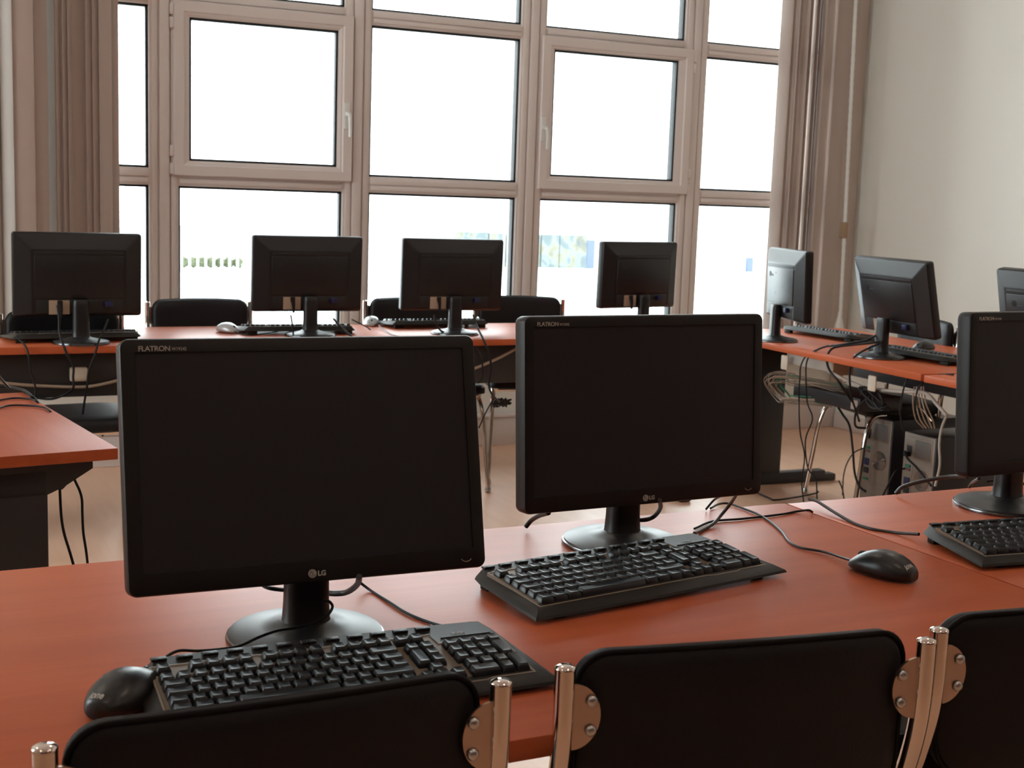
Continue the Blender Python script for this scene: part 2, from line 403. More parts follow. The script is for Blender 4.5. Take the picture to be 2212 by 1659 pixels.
# ------------------------------------------------------------------ desks
def desk(label, loc, rz, L, D, group, modesty=True, legs=((.12,), ()), msk=.70, mod_y=None, foot=True, legy=None):
    """local frame: origin at floor under front-left corner, x along the length, y to the back"""
    t = thing('computer_desk', label, 'desk', (loc[0], loc[1], 0), rz, group)
    tp = bx(0, L, 0, D, DZ-.025, DZ, .0015); obj('desktop', tp, m_desk, t)
    for lx in legs:
        f = bm_new(); box(f, lx-.03, lx+.03, D*.5-.36, D*.5+.36, .0, .035, .008); box(f, lx-.028, lx+.028, D*.5-.30, D*.5+.30, .02, .055, .008)
        ly0, ly1 = legy or (D*.5-.14, D*.5+.14)
        lg = obj('leg', bx(lx-.022, lx+.022, ly0, ly1, .05, DZ-.045, .004), m_grey, t)
        obj('foot', f, m_grey, lg)
        br = bm_new(); h = D*.45
        loft(br, [[(lx+dx, D*.5-h, DZ-.03), (lx+dx, D*.5-h, DZ-.05), (lx+dx, D*.5-h+.06, DZ-.085), (lx+dx, ly0, DZ-.10), (lx+dx, ly1, DZ-.10), (lx+dx, D*.5+h-.06, DZ-.085), (lx+dx, D*.5+h, DZ-.05), (lx+dx, D*.5+h, DZ-.03)] for dx in (-.022, .022)])
        obj('bracket', br, m_grey, lg, smooth=0)
    if modesty:
        my = .08 if mod_y is None else mod_y
        obj('modesty_panel', bx(.10, L-.10, my, my+.018, DZ-.19, DZ-.028, .003), m_grey, t)
    return t
G1 = 'desks in the row nearest the camera'
desk('cherry desk carrying the two near monitors with keyboards side by side', (-.03, 1.178), 0, 1.603, .822, G1, legs=(.10, 1.50), mod_y=.70)
desk('cherry desk partly cut off by the right edge of the photo', (1.5765, 1.178), 0, 1.60, .817, G1, legs=(.45, 1.50), mod_y=.70)
G2 = 'desks in the row along the window'
desk('cherry desk below the window under the leftmost monitors', (.06, 4.775), 0, 1.62, .63, G2, legs=(.10, 1.50), mod_y=.075)
desk('cherry desk below the window with the glare-pale mouse and long black keyboard', (1.685, 4.775), 0, 1.62, .63, G2, legs=(.14, 1.50), mod_y=.075)
G3 = 'desks in the row along the cream wall'
dk4 = desk('cherry desk in the window corner with the tilted monitor and hanging cables', (3.405, 5.03), -PI/2-.050, 1.52, .80, G3, legs=(.06,), mod_y=.66, legy=(.12, .44))
desk('cherry desk along the cream wall behind the rightmost near monitor', (3.318, 3.485), -PI/2-.01, 1.60, .80, G3, legs=(.50, 1.50), mod_y=.66)
cpt = az(255, 968, DZ)
a = math.radians(7.4); L_ = .86
t = desk('cherry desk at the left edge of the photo, its corner pointing at a near monitor', (cpt.x, cpt.y), PI/2+a, L_, .82, None, legs=(.07, .79), mod_y=.70, legy=(.137, .60))

# ------------------------------------------------------------------ monitors
PW, PH = .445, .299
def make_monitor(label, loc, rz, tilt, off=.07, ph=.241, group=None, front=True, back=True, offx=0):
    """local: screen faces -y; origin on desk under the neck"""
    t = thing('computer_monitor', label, 'monitor', (loc[0], loc[1], DZ), rz, group)
    b = bm_new(); lathe(b, [(.100, 0), (.101, .003), (.100, .006), (.098, .007)], 56); obj('base_rim', b, m_rim, t)
    b = bm_new(); lathe(b, [(.0975, .0065), (.097, .0095), (.09, .012), (.06, .017), (.038, .021), (.034, .024)], 56); obj('base', b, m_gloss, t)
    # neck: wide flattened column with a cap
    b = bm_new(); rings = []
    for z, w, d in ((.018, .066, .050), (.026, .060, .044), (.05, .057, .040), (.135, .055, .038), (.150, .054, .036), (.156, .048, .030)):
        rings.append([(x, y, z) for x, y in rrect(w, d, min(w, d)*.42)])
    loft(b, rings); obj('neck', b, m_back, t)
    T = Matrix.Translation((offx, -off, ph)) @ Matrix.Rotation(-tilt, 4, 'X')
    def part(name, bm, m, **k):
        bmesh.ops.transform(bm, matrix=T, verts=bm.verts); return obj(name, bm, m, t, **k)
    # front bezel frame with opening; screen opening 0.410 x 0.256, chin larger
    ow, oh, oz = .411, .257, .0045
    b = bm_new()
    def R(w, h, r, y, dz=0): return [(x, y, z+dz) for x, z in rrect(w, h, r, 5)]
    loft(b, [R(PW-.002, PH-.002, .010, .030), R(PW, PH, .011, .026), R(PW, PH, .011, .004), R(PW-.003, PH-.003, .0095, .0008), R(PW-.008, PH-.008, .007, 0), R(ow, oh, .002, 0, oz), R(ow-.001, oh-.001, .002, .003, oz)], cap0=True, cap1=False)
    bz = part('bezel', b, m_blk)
    b = bm_new(); box(b, -ow/2, ow/2, .0022, .004, oz-oh/2, oz+oh/2); part('screen', b, m_screen, smooth=0)
    # rear housing: sloping hip to a raised centre plateau, slot under the upper slope
    b = bm_new()
    dz = -.004
    loft(b, [R(PW-.004, PH-.004, .009, .029), R(PW-.008, PH-.008, .009, .034), R(PW-.112, PH-.066, .008, .056, -.0215), R(PW-.120, PH-.074, .007, .0575, -.0215)], cap0=False, cap1=True)
    rc = part('rear_cover', b, m_back)
    b = bm_new(); box(b, -.152, .152, .050, .0590, .074, .086, .001); part('rear_slot', b, m_emblem)
    b = bm_new(); box(b, -.154, .154, .052, .0610, -.082, .072, .003); part('rear_panel', b, m_back)
    b = bm_new(); box(b, -.150, .150, .0535, .0582, -.134, -.086, .002); part('connector_recess', b, m_emblem)
    if back:
        rot = (PI/2+(-tilt), 0, PI)
        b = bm_new(); lathe(b, [(.0115, .0605), (.0115, .0616), (.010, .0618)], 24, (.118, 0, .040), 'y'); em = part('rear_emblem', b, m_emblem)
        p = T @ Vector((.102, .0614, .0335)); text('rear_lettering', 'LG', .019, m_emblem, t, p, rot, bold=.0006)
        for sx in (-1, 1):
            for sz in (0, 1):
                b = bm_new(); lathe(b, [(.0035, .0605), (.0035, .0613)], 10, (sx*.05+.0, 0, -.038+sz*.085), 'y'); part('mounting_hole', b, m_emblem)
        b = bm_new(); box(b, .036, .106, .0580, .0588, -.138, -.088); part('rating_label', b, m_label, smooth=0)
        b = bm_new(); box(b, .060, .078, .058, .068, -.106, -.088, .003); tube(b, [(.069, .064, -.100), (.0665, .066, -.12), (.066, .067, -.150)], .0055, n=8, radii=lambda q: .009-.0045*q); part('power_plug', b, m_cable)
        b = bm_new(); box(b, -.112, -.084, .056, .074, -.112, -.092, .003); part('video_plug', b, m_vga)
    if front:
        rot = (PI/2-tilt, 0, 0)
        p = T @ Vector((-PW/2+.0215, -.0003, PH/2-.0150)); text('brand_lettering', 'FLATRON', .0087, m_logo, t, p, rot, bold=.0001, xs=1.02, space=.92)
        p = T @ Vector((-PW/2+.0600, -.0003, PH/2-.0148)); text('model_lettering', 'W1934S', .0058, m_logo, t, p, rot, xs=.85)
        b = bm_new(); lathe(b, [(.0052, -.0007), (.0052, .001)], 28, (-.006, 0, -PH/2+.0105), 'y'); lg = part('badge_disc', b, m_logo)
        # dark strokes on the disc: eye dot, nose line, curved stroke
        b = bm_new(); cx, cz = -.006, -PH/2+.0105
        lathe(b, [(.0006, -.0011), (.0006, -.0006)], 10, (cx-.0018, 0, cz+.0016), 'y')
        box(b, cx-.0001, cx+.0003, -.0011, -.0006, cz-.0018, cz+.0020); box(b, cx, cx+.0016, -.0011, -.0006, cz-.0020, cz-.0016)
        pts = [(cx+.0036*math.cos(a), -.0010, cz+.0036*math.sin(a)) for a in [math.radians(q) for q in range(70, 366, 20)]]
        tube(b, pts, .00022, n=5, k=1); part('badge_strokes', b, m_emblem)
        p = T @ Vector((.0005, -.0003, -PH/2+.0075)); text('maker_lettering', 'LG', .0085, m_logo, t, p, rot, bold=.0003)
        b = bm_new(); pts = [(.195+.0085*math.cos(a), -.0006, -PH/2+.0175+.0085*math.sin(a)) for a in [math.radians(q) for q in range(215, 330, 15)]]
        tube(b, pts, .00045, n=6, k=2); part('power_button', b, m_logo)
    return t
GM, GF, GW_ = 'monitors on the near desk row, screens to the camera', 'monitors on the window desks, backs to the camera', 'monitors along the cream wall, backs to the camera'
m1 = make_monitor('large near monitor on the left, black screen facing the camera', (.486, 1.568), math.radians(-1.8), math.radians(12.8), .050, .243, GM, offx=-.009)
m2 = make_monitor('black monitor right of centre with the tilted keyboard before it', (1.114, 1.838), math.radians(1.5), math.radians(4.5), .098, .243, GM, offx=-.023)
m3 = make_monitor('black monitor cut off by the right edge of the photo', (1.985, 1.835), math.radians(1.5), math.radians(4.5), .090, .243, GM)
def bmon(label, loc, rz, tilt, group, **k): return make_monitor(label, loc, math.radians(rz)+PI, math.radians(tilt), .070, .243, group, front=False, **k)
bmon('black monitor seen from behind at the left end of the window desks', (.665, 4.87), 2, 2, GF)
bmon('black monitor seen from behind, second from the left below the window', (1.552, 5.00), -1, 2, GF)
bmon('black monitor seen from behind in front of the middle window column', (2.170, 4.99), -3, 2, GF)
bmon('black monitor seen from behind showing just above the near screen', (3.13, 5.07), 10, 1, GF)
bmon('slim looking monitor beside the blinds, its rear plate glaring in daylight', (3.475, 4.555), -107, 2, GW_)
bmon('black monitor leaning back before the cream wall', (3.53, 3.95), -94, 13, GW_)
bmon('black monitor back peeking over the rightmost near screen', (3.50, 3.17), -93, 12, GW_)

# ------------------------------------------------------------------ keyboards
TILT = math.atan(.10)
def zt(v): return .0155+.10*v
LAY = []
p_ = .01905
def row(y, specs, x=0):
    for s in specs:
        if isinstance(s, tuple): LAY.append((x, y, s[0], s[1])); x += s[0]
        elif s < 0: x += -s
        else: LAY.append((x, y, s, 1)); x += s
row(0, [1.25, 1.25, 1.25, 6.25, 1.25, 1.25, 1.25, 1, -.25, 1, 1, 1, -.3, 2, 1, (1, 2)])
row(1, [1.25]+[1]*11+[2.75, -.95, 1, -1.4, 1, 1, 1])
row(2, [1.75]+[1]*12+[-1.7, -1, 1, -.65]+[1, 1, 1])
row(3, [1.5]+[1]*12+[(1.5, 1), -.45, (1, -2), 1, -.65, 1, 1, 1, (1, -2)])
row(4, [1]*13+[2, -.45, 1, 1, -.65, 1, 1, 1, 1])
row(5.3, [1, -1, 1, 1, 1, 1, -.5, 1, 1, 1, 1, -.5, 1, 1, 1, 1, -.2, 1, 1])
LAY.append((13.75, 2, 1.25, 1))
keymesh = {}
def key_mesh(w, h):
    q = (round(w, 2), h)
    if q in keymesh: return keymesh[q]
    b = bm_new(); W_, H_ = w*p_-.0014, h*p_-.0014; rings = []
    for z, ix, iy, dy in ((0, 0, 0, 0), (.004, .0006, .0006, 0), (.0080, .0024, .0022, .0004), (.0088, .0031, .0028, .0005)):
        rings.append([(x, y+dy, z) for x, y in rrect(W_-2*ix, H_-2*iy, .0016, 2)])
    rs = loft(b, rings, cap1=False)
    # dished top
    c = rs[-1]; n = len(c); xs = [v.co.x for v in c]
    inner = [b.verts.new((v.co.x*.55, v.co.y*.75, .0083)) for v in c]
    for i in range(n): b.faces.new((c[i], c[(i+1) % n], inner[(i+1) % n], inner[i]))
    b.faces.new(inner)
    me = bpy.data.meshes.new('key'); bmesh.ops.recalc_face_normals(b, faces=b.faces); b.to_mesh(me); b.free(); me.materials.append(m_key); smooth_by(me, 40)
    keymesh[q] = me; return me
KX0, KY0 = .0285, .0255
def side(v):   # outer edge inset at depth v
    return .0+.012*(v/.15)
def outline(ins=0, f=1):
    L = .484; pts = []
    half = [(0.0+ins, 0+ins), (.005+ins, .06), (.012+ins, .15), (.019+ins, .176), (.032+ins*.9, .188-ins*.6), (.052, .1940-ins), (.10, .1960-ins)]
    right = [(L-x, y) for x, y in half]
    fr = [(L*.25, -.002+ins), (L*.5, -.003+ins), (L*.75, -.002+ins)]
    return [half[0]]+fr+right+list(reversed(half[1:]))
def make_keyboard(label, loc, rz, group=None, detail=True, m=None):
    t = thing('keyboard', label, 'keyboard', (loc[0], loc[1], DZ), rz, group)
    def sh(x, y, z): return (x, y, z)
    b = bm_new()
    o0, o1, o2, o3 = outline(.010), outline(.0), outline(.002), outline(.016)
    def zb(y): return .004+.055*max(y, 0)
    loft(b, [[(x, y, zb(y)) for x, y in o0], [(x, y, zb(y)+.003) for x, y in o1], [(x, y, zb(y)+.0065) for x, y in o2], [(x, y, zt(y)-.0005+.0015*(y < .02)) for x, y in o3]])
    obj('shell', b, m_kb, t, smooth=30)
    for fx in (.05, .434):
        obj('foot', bx(fx-.02, fx+.02, .16, .178, 0, .016, .002), m_kb, t)
        obj('rubber_pad', bx(fx-.01, fx+.01, .012, .02, 0, .006, .001), m_blk, t)
    # beige bed, with trim line
    def poly(a, zoff):
        P = [(.0225-a, .0205-a), (.330, .0205-a), (.345, .0170-a), (.392, .0170-a), (.400, .0205-a), (.4545+a, .0205-a), (.4545+a, .05), (.4535+a, .1235+a), (.3715, .1235+a), (.3695, .150+a), (.026-a, .150+a), (.0235-a, .05)]
        return [(x, y, zt(y)+zoff) for x, y in P]
    b = bm_new(); loft(b, [poly(.002, -.004), poly(.002, .0012), poly(.0, .0016), poly(-.0012, .0005)]); obj('key_bed', b, m_bed, t, smooth=0)
    if detail:
        # raised panel strips between key blocks leave the bed visible; media buttons along the back
        for i in range(12):
            mx = .030+i*.0300
            bb = bm_new(); box(bb, mx, mx+.0185, .1665, .1765, zt(.17)-.001, zt(.17)+.0022, .001); box(bb, mx+.006, mx+.0125, .1655, .170, zt(.165)+.001, zt(.165)+.0032, .0008)
            obj('media_button', bb, m_emblem, t)
        keys = sorted(LAY, key=lambda q: (q[1], q[0]))
        for idx, (x, y, w, h) in enumerate(keys):
            hh = abs(h); y0 = y if h > 0 else y-1
            if hh == 2 and h < 0: y0 = y-1
            cx = KX0+(x+w/2)*p_; cy = KY0+(y0+hh/2)*p_
            if idx < 100:
                k = bpy.data.objects.new('key', key_mesh(w, hh)); COL.objects.link(k); k.parent = t
                k.location = (cx, cy, zt(cy)+.0006); k.rotation_euler = (TILT, 0, 0)
        rest = keys[100:]
        if rest:
            b = bm_new()
            for x, y, w, h in rest:
                cx = KX0+(x+w/2)*p_; cy = KY0+(y+.5)*p_
                n0 = len(b.verts); b.from_mesh(key_mesh(w, 1)); b.verts.ensure_lookup_table()
                bmesh.ops.transform(b, matrix=Matrix.Translation((cx, cy, zt(cy)+.0006)) @ Matrix.Rotation(TILT, 4, 'X'), verts=b.verts[n0:])
            tag(obj('end_keys', b, m_key, t), kind='stuff')
        text('lettering', 'ione', .0095, m_logo, t, (.400, .146, zt(.146)+.0006), (TILT, 0, 0), ext=.0003, space=1.15)
        obj('trim_line', bx(.382, .450, .1395, .1412, zt(.140)-.0006, zt(.140)+.0006), m_emblem, t)
    else:
        b = bm_new()
        for x, y, w, h in LAY:
            hh = abs(h); y0 = y if h > 0 else y-1
            cx = KX0+(x+w/2)*p_; cy = KY0+(y0+hh/2)*p_
            n0 = len(b.verts); b.from_mesh(key_mesh(w, hh)); b.verts.ensure_lookup_table()
            bmesh.ops.transform(b, matrix=Matrix.Translation((cx, cy, zt(cy)+.0006)) @ Matrix.Rotation(TILT, 4, 'X'), verts=b.verts[n0:])
        tag(obj('key_block', b, m_key, t), kind='stuff')
    return t
GK = 'keyboards on the near desk row'
make_keyboard('black keyboard in front of the left near monitor, partly behind a chair back', (.240, 1.295), math.radians(-.6), GK).scale = (.975, .975, .975)
make_keyboard('black keyboard turned askew on the open desk, beige trim round its keys', (.7835, 1.503), math.radians(9.6), GK)
make_keyboard('black keyboard cut off by the right edge of the photo', (1.583, 1.502), math.radians(-6), GK)
GK2 = 'keyboards on the far desks'
def kfar(label, px, rz):
    p = az(px[0], px[1], DZ+.012); a = math.radians(rz)
    c = Vector((.242, .10, 0)); c.rotate(Matrix.Rotation(a, 3, 'Z'))
    return make_keyboard(label, (p.x-c.x, p.y-c.y), a, GK2, detail=False)
kfar('black keyboard behind the leftmost window monitor', (160, 727), 183)
kfar('black keyboard between the pale mouse and the second window monitor', (640, 712), 176)
kfar('black keyboard whose keys glint behind the middle window monitor', (938, 699), 180)
kfar('black keyboard lying beside the monitor next to the blinds', (1792, 722), 94)
kfar('black keyboard behind the neck of the leaning monitor', (1990, 768), 92)

# ------------------------------------------------------------------ mice
def make_mouse(label, loc, rz, m, group, cordpts=None, txt=True, cr=.0019, cm=None):
    """local: nose to +y"""
    t = thing('computer_mouse', label, 'mouse', (loc[0], loc[1], DZ), rz, group)
    def sect(s):   # s 0 tail .. 1 nose
        y = -.056+.112*s
        w = .033*math.sqrt(max(0, 1-((s-.42)/(.60 if s > .42 else .435))**2))**.85 if 0 < s < 1 else .0
        h = .041*(max(0, math.sin(PI*min(1, (s*.86+.10))))**.62)
        return y, w, h
    b = bm_new(); rings = []
    ss = [.012, .05, .1, .18, .28, .4, .52, .64, .76, .86, .93, .975, .992]
    for s in ss:
        y, w, h = sect(s); r = []
        for j in range(20):
            a = 2*PI*j/20; cx = math.cos(a); sz = math.sin(a)
            x = w*math.copysign(abs(cx)**.8, cx); z = .010+(h-.010)*max(0, sz)**.9 if sz >= 0 else .010-.008*abs(sz)**.6
            r.append((x, y, z))
        rings.append(r)
    loft(b, rings); b.normal_update(); tree = BVHTree.FromBMesh(b); obj('shell', b, m, t, smooth=60)
    b = bm_new(); lathe(b, [(.006, -.003), (.009, -.002), (.009, .002), (.006, .003)], 16, (0, .036, .0225), 'x'); obj('scroll_wheel', b, m_blk, t)
    b = bm_new(); 
    tube(b, [(0, .002, .0375), (0, .02, .0335), (0, .045, .0215)], .0004, n=4); obj('button_seam', b, m_emblem, t)
    if txt:
        tx = text('lettering', 'ione', .0125, m_logo, t, (0, 0, 0), (0, 0, 0), ext=.0002, bold=.0003, shear=.2)
        for v in tx.data.vertices:
            x, y = (v.co.x-.013)*.8-.004, v.co.y*.8-.050; hit = tree.ray_cast(Vector((x, y, .2)), Vector((0, 0, -1)))[0]
            v.co = (x, y, (hit.z if hit else .02)+.0003+v.co.z)
    if cordpts: world_child('cord', tb(cordpts, cr, n=8), cm or m_cable, t)
    return t
def P3(lst, z=DZ+.0025): return [az(q[0], q[1], q[2] if len(q) > 2 else z) for q in lst]
mtip = az(338, 1452, .742)
make_mouse('black mouse beside the left keyboard, near the chair back', (.238, 1.420), math.radians(-44), m_mouse, 'mice on the near desk row',
           P3([(330, 1446, .745), (352, 1424, .747), (385, 1406, .750), (430, 1406, .750), (480, 1402, .748), (520, 1394, .748), (560, 1376, .754), (600, 1362, .760), (640, 1356, .763), (680, 1345, .766), (706, 1330, .772), (718, 1312, .778), (712, 1300, .785), (700, 1296, .787)]))
make_mouse('black mouse alone on the open desk, its cord curling away behind it', (1.412, 1.540), math.radians(17), m_mouse, 'mice on the near desk row',
           P3([(1850, 1214, .742), (1820, 1205, .737), (1780, 1192, .734), (1730, 1183), (1705, 1170), (1690, 1150), (1668, 1130), (1640, 1112), (1610, 1100), (1575, 1088), (1553, 1089), (1535, 1098)]), cr=.0022, cm=m_cableg)
GMF = 'glare-pale mice on the window desks'
q = az(492, 713, DZ+.01)
make_mouse('small mouse painted pale with window glare by the empty chair under the window', (q.x, q.y), math.radians(205), m_glare_mouse, GMF, P3([(505, 716, .745), (520, 722, .735), (545, 724), (575, 720), (600, 716)]), txt=False)
q = az(803, 698, DZ+.01)
make_mouse('small mouse painted pale with window glare between two window monitors', (q.x, q.y), math.radians(160), m_glare_mouse, GMF, P3([(818, 703, .742), (835, 716, .735), (850, 724), (880, 730)]), txt=False)
q = az(1995, 752, DZ+.01)
make_mouse('dark mouse behind the leaning monitor', (q.x, q.y), math.radians(100), m_mouse, None, None, txt=False)

# ------------------------------------------------------------------ chairs
PT = .815   # post top height
def make_chair():
    """local: floor under seat centre, occupant faces +y; posts at x=+-.206, y=-.20 at top"""
    t = thing('office_chair', 'x', 'chair')
    HW = .217
    # seat
    b = bm_new(); rings = []
    for z, ins in ((.435, .012), (.440, 0), (.462, 0), (.474, .008), (.480, .03), (.483, .08)):
        rings.append([(x, y+.03, z+.004*math.cos(x*7)) for x, y in rrect(.42-2*ins, .42-2*ins, .06-.0*ins, 6)])
    loft(b, rings); obj('seat', b, m_vinyl, t, smooth=50)
    b = bm_new()
    for sx in (-1, 1): tube(b, [(sx*.18, -.14, .428), (sx*.18, .20, .428)], .009, n=8)
    tube(b, [(-.18, .18, .428), (.18, .18, .428)], .009, n=8); tube(b, [(-.18, -.10, .428), (.18, -.10, .428)], .009, n=8)
    obj('seat_frame', b, m_chrome, t)
    # backrest: curved padded panel in front of the posts
    b = bm_new(); nx, h, w = 14, .205, .398
    zc = PT+.008-h/2
    def cy(x): return -.200-.022*(1-(x/(w/2))**2)+.026
    def R(ins, dy, k=7):
        out = []
        for x, z in rrect(w-2*ins, h-2*ins, .036, k, .055):
            out.append((x, z))
        return out
    # grid surface via rings: subdivide long edges for the curve
    def dens(pts, step=.03):
        o = []
        for i in range(len(pts)):
            a = Vector(pts[i]); c = Vector(pts[(i+1) % len(pts)]); n = max(1, int((c-a).length/step))
            for j in range(n): o.append(tuple(a+(c-a)*j/n))
        return o
    base = dens(R(0, 0))
    def ringat(sc, dy, ins):
        o = []
        for x, z in base:
            L_ = math.hypot(x, z); fx = (abs(x)-ins)/abs(x) if abs(x) > ins else 1; fz = (abs(z)-ins)/abs(z) if abs(z) > ins else 1
            X, Z = x*fx*sc, z*fz*sc
            bow = .006*(1-(x/(w/2))**2)
            o.append((X, cy(X)+dy, zc+Z+(bow if z > 0 else 0)))
        return o
    loft(b, [ringat(.05, -.017, .012), ringat(.5, -.017, .012), ringat(.92, -.0165, .010), ringat(1, -.013, .006), ringat(1, -.009, .001), ringat(1, .004, 0), ringat(1, .013, .004), ringat(1, .019, .012), ringat(.85, .022, .018), ringat(.05, .023, .018)])
    bk = obj('backrest', b, m_vinyl, t, smooth=60)
    b = bm_new(); pr = [(x*1.0, cy(x)-.0105, zc+z+(.006*(1-(x/(w/2))**2) if z > 0 else 0)) for x, z in base]
    tube(b, pr+[pr[0]], .0028, n=6, k=1); obj('piping', b, m_pipe, bk, smooth=80)
    for sx in (-1, 1):
        b = bm_new()
        pts = [(sx*HW, -.200, PT-.002), (sx*HW, -.200, PT-.03), (sx*HW, -.199, PT-.07), (sx*HW, -.194, PT-.11), (sx*HW, -.180, PT-.16), (sx*(HW-.002), -.158, PT-.22), (sx*(HW-.004), -.140, PT-.30), (sx*(HW-.005), -.140, .42), (sx*(HW+.0), -.165, .30), (sx*(HW+.012), -.205, .16), (sx*(HW+.025), -.250, .022)]
        tube(b, pts, .0112, n=16)
        ps = obj('rear_leg', b, m_chrome, t, smooth=80)
        b = bm_new(); lathe(b, [(.0112, PT-.003), (.0114, PT-.0022), (.0114, PT-.0005), (.0102, PT+.0010), (.007, PT+.0024), (.0035, PT+.0031), (.0004, PT+.0033)], 20, (sx*HW, -.200, 0)); obj('end_cap', b, m_chrome, ps, smooth=80)
        b = bm_new(); lathe(b, [(.011, 0), (.015, .004), (.016, .012), (.012, .024)], 14, (sx*(HW+.026), -.252, 0)); obj('rubber_foot', b, m_bolt, ps)
        # half-disc bracket with two bolts, on the side of the post
        b = bm_new(); n = 18; rr = .036; pc = PT-.055; dx = -sx
        arc = [(sx*HW+dx*.006, pc+rr*1.02)]+[(sx*HW+dx*(.010+rr*.86*math.cos(a)), pc+rr*math.sin(a)) for a in [PI/2-PI*i/n for i in range(n+1)]]+[(sx*HW+dx*.006, pc-rr*1.02)]
        loft(b, [[(x, -.2005+yy, z) for x, z in arc] for yy in (-.0015, .0015)]); br = obj('bracket', b, m_bracket, t, smooth=40)
        for zz in (.017, -.0155):
            b = bm_new(); lathe(b, [(.0064, -.2030), (.0064, -.2045), (.0052, -.2062), (.003, -.2072), (.0004, -.2075)], 14, (sx*HW+dx*.030, 0, pc+zz), 'y'); obj('bolt', b, m_bolt, br, smooth=50)
        b = bm_new()
        pts = [(sx*.178, .10, .428), (sx*.188, .17, .415), (sx*.198, .205, .33), (sx*.206, .222, .20), (sx*.214, .245, .025)]
        tube(b, pts, .0105, n=12); fl = obj('front_leg', b, m_chrome, t, smooth=80)
        b = bm_new(); lathe(b, [(.010, 0), (.014, .004), (.015, .012), (.011, .026)], 14, (sx*.214, .247, 0)); obj('rubber_foot', b, m_bolt, fl)
    return t
ch0 = make_chair()
used = [False]
def chair(label, loc, rz, group):
    c = ch0 if not used[0] else copy_tree(ch0); used[0] = True
    c.location = (loc[0], loc[1], 0); c.rotation_euler = (0, 0, math.radians(rz)); c['label'] = label; c['group'] = group; return c
def chair_at(label, cx, cy, rz, group):
    """centre of the two post tops given"""
    a = math.radians(rz); d = Vector((0, .200, 0)); d.rotate(Matrix.Rotation(a, 3, 'Z')); return chair(label, (cx+d.x, cy+d.y), rz, group)
GC = 'chairs tucked in at the near desks'
chair_at('black chair at the bottom left, its backrest hiding the left keyboard', .338, 1.135, 0, GC)
chair_at('black chair at bottom centre, backrest below the askew keyboard', .850, 1.115, -9, GC)
chair_at('black chair in the bottom right corner, partly outside the photo', 1.323, 1.083, -6, GC)
GC2 = 'chairs behind the window desks'
def cf(label, px, py, rz, w=0):
    p = az(px, py, PT-.005); chair_at(label, p.x, p.y, 180+rz, GC2)
cf('black chair hidden behind the leftmost window monitor', 133, 680, 3)
cf('black chair fully showing between two window monitors', 431, 655, 0)
cf('black chair behind the left side of the middle window monitor', 886, 652, 0)
cf('black chair right of the middle window monitor', 1122, 648, -14)
chair_at('black chair pushed under the corner desk beneath the cables', 4.23, 4.43, 80, 'chairs along the cream wall')
chair_at('black chair catching daylight between leaning monitor and near screen', 4.58, 4.24, 130, 'chairs along the cream wall')

# ------------------------------------------------------------------ computer towers
def make_tower(label, loc, rz, group, rear=True):
    """local: rear (or front) face looks to -y; origin at floor under that face's left corner; 0.18 x 0.42 x 0.42"""
    t = thing('computer_tower', label, 'computer', (loc[0], loc[1], 0), rz, group)
    w, h, d = .178, .42, .40
    b = bm_new(); box(b, 0, w, .002, d, .008, h, .004); obj('case', b, m_case, t)
    for fx in (.03, .148):
        for fy in (.05, .35): obj('foot', bx(fx-.012, fx+.012, fy-.012, fy+.012, 0, .009), m_blk, t)
    if rear:
        b = bm_new(); box(b, .004, w-.004, -.002, .004, .012, h-.004, .001); obj('rear_plate', b, m_steel, t)
        p = bm_new(); box(p, .016, w-.016, -.004, 0, h-.105, h-.018, .001); ps = obj('power_supply', p, m_steel, t)
        obj('vent', bx(.068, w-.022, -.0055, -.003, h-.098, h-.026, .001), m_mesh, ps)
        obj('power_inlet', bx(.024, .052, -.0055, -.003, h-.080, h-.055, .001), m_emblem, ps)
        obj('power_plug', bx(.026, .050, -.028, -.005, h-.098, h-.080, .003), m_cable, ps)
        obj('port_panel', bx(.016, .060, -.004, 0, .13, h-.125, .001), m_steel, t)
        for i, (c, z0, z1) in enumerate(((m_portg, .275, .288), (m_portp, .262, .272), (m_vga, .205, .235), (m_emblem, .17, .195), (m_portg, .14, .15))):
            obj('port', bx(.022, .052, -.009, -.003, z0, z1, .001), c, t)
        f = bm_new(); lathe(f, [(.041, -.004), (.041, .000)], 32, (.112, 0, .235), 'y'); fg = obj('fan_grille', f, m_mesh, t)
        g = bm_new()
        for r in (.010, .018, .026, .034, .041): tube(g, [(.112+r*math.cos(2*PI*i/24), -.006, .235+r*math.sin(2*PI*i/24)) for i in range(25)], .0009, n=4, k=1)
        obj('wire_guard', g, m_chrome, fg)
        for i in range(5): obj('slot_cover', bx(.070, w-.016, -.0035, -.001, .030+i*.021, .045+i*.021, .001), m_steel, t)
    else:
        obj('front_panel', bx(.0, w, -.010, .003, .008, h, .006), m_case, t)
        obj('drive_bay', bx(.012, w-.012, -.0125, -.009, h-.065, h-.025, .001), m_case, t)
        obj('drive_bay', bx(.012, w-.012, -.0125, -.009, h-.110, h-.070, .001), m_case, t)
        for i, c in enumerate((m_porty, m_portp)):
            f = bm_new(); lathe(f, [(.0032, -.0125), (.0032, -.009)], 12, (.060+i*.012, 0, h-.125), 'y'); obj('audio_jack', f, c, t)
        obj('power_button', bx(.105, .118, -.014, -.009, h-.185, h-.172, .001), m_clip, t)
    return t
GT = 'computer towers under the wall desks'
make_tower('black computer tower with bare steel rear, farther under the corner desk', (3.862, 4.392), -PI/2, GT)
make_tower('black computer tower with bare steel rear, nearer beside the screen edge', (3.745, 4.016), -PI/2, GT)
make_tower('dark computer tower under the near desk behind the bottom right chair', (1.640, 1.60), 0, None, rear=False)

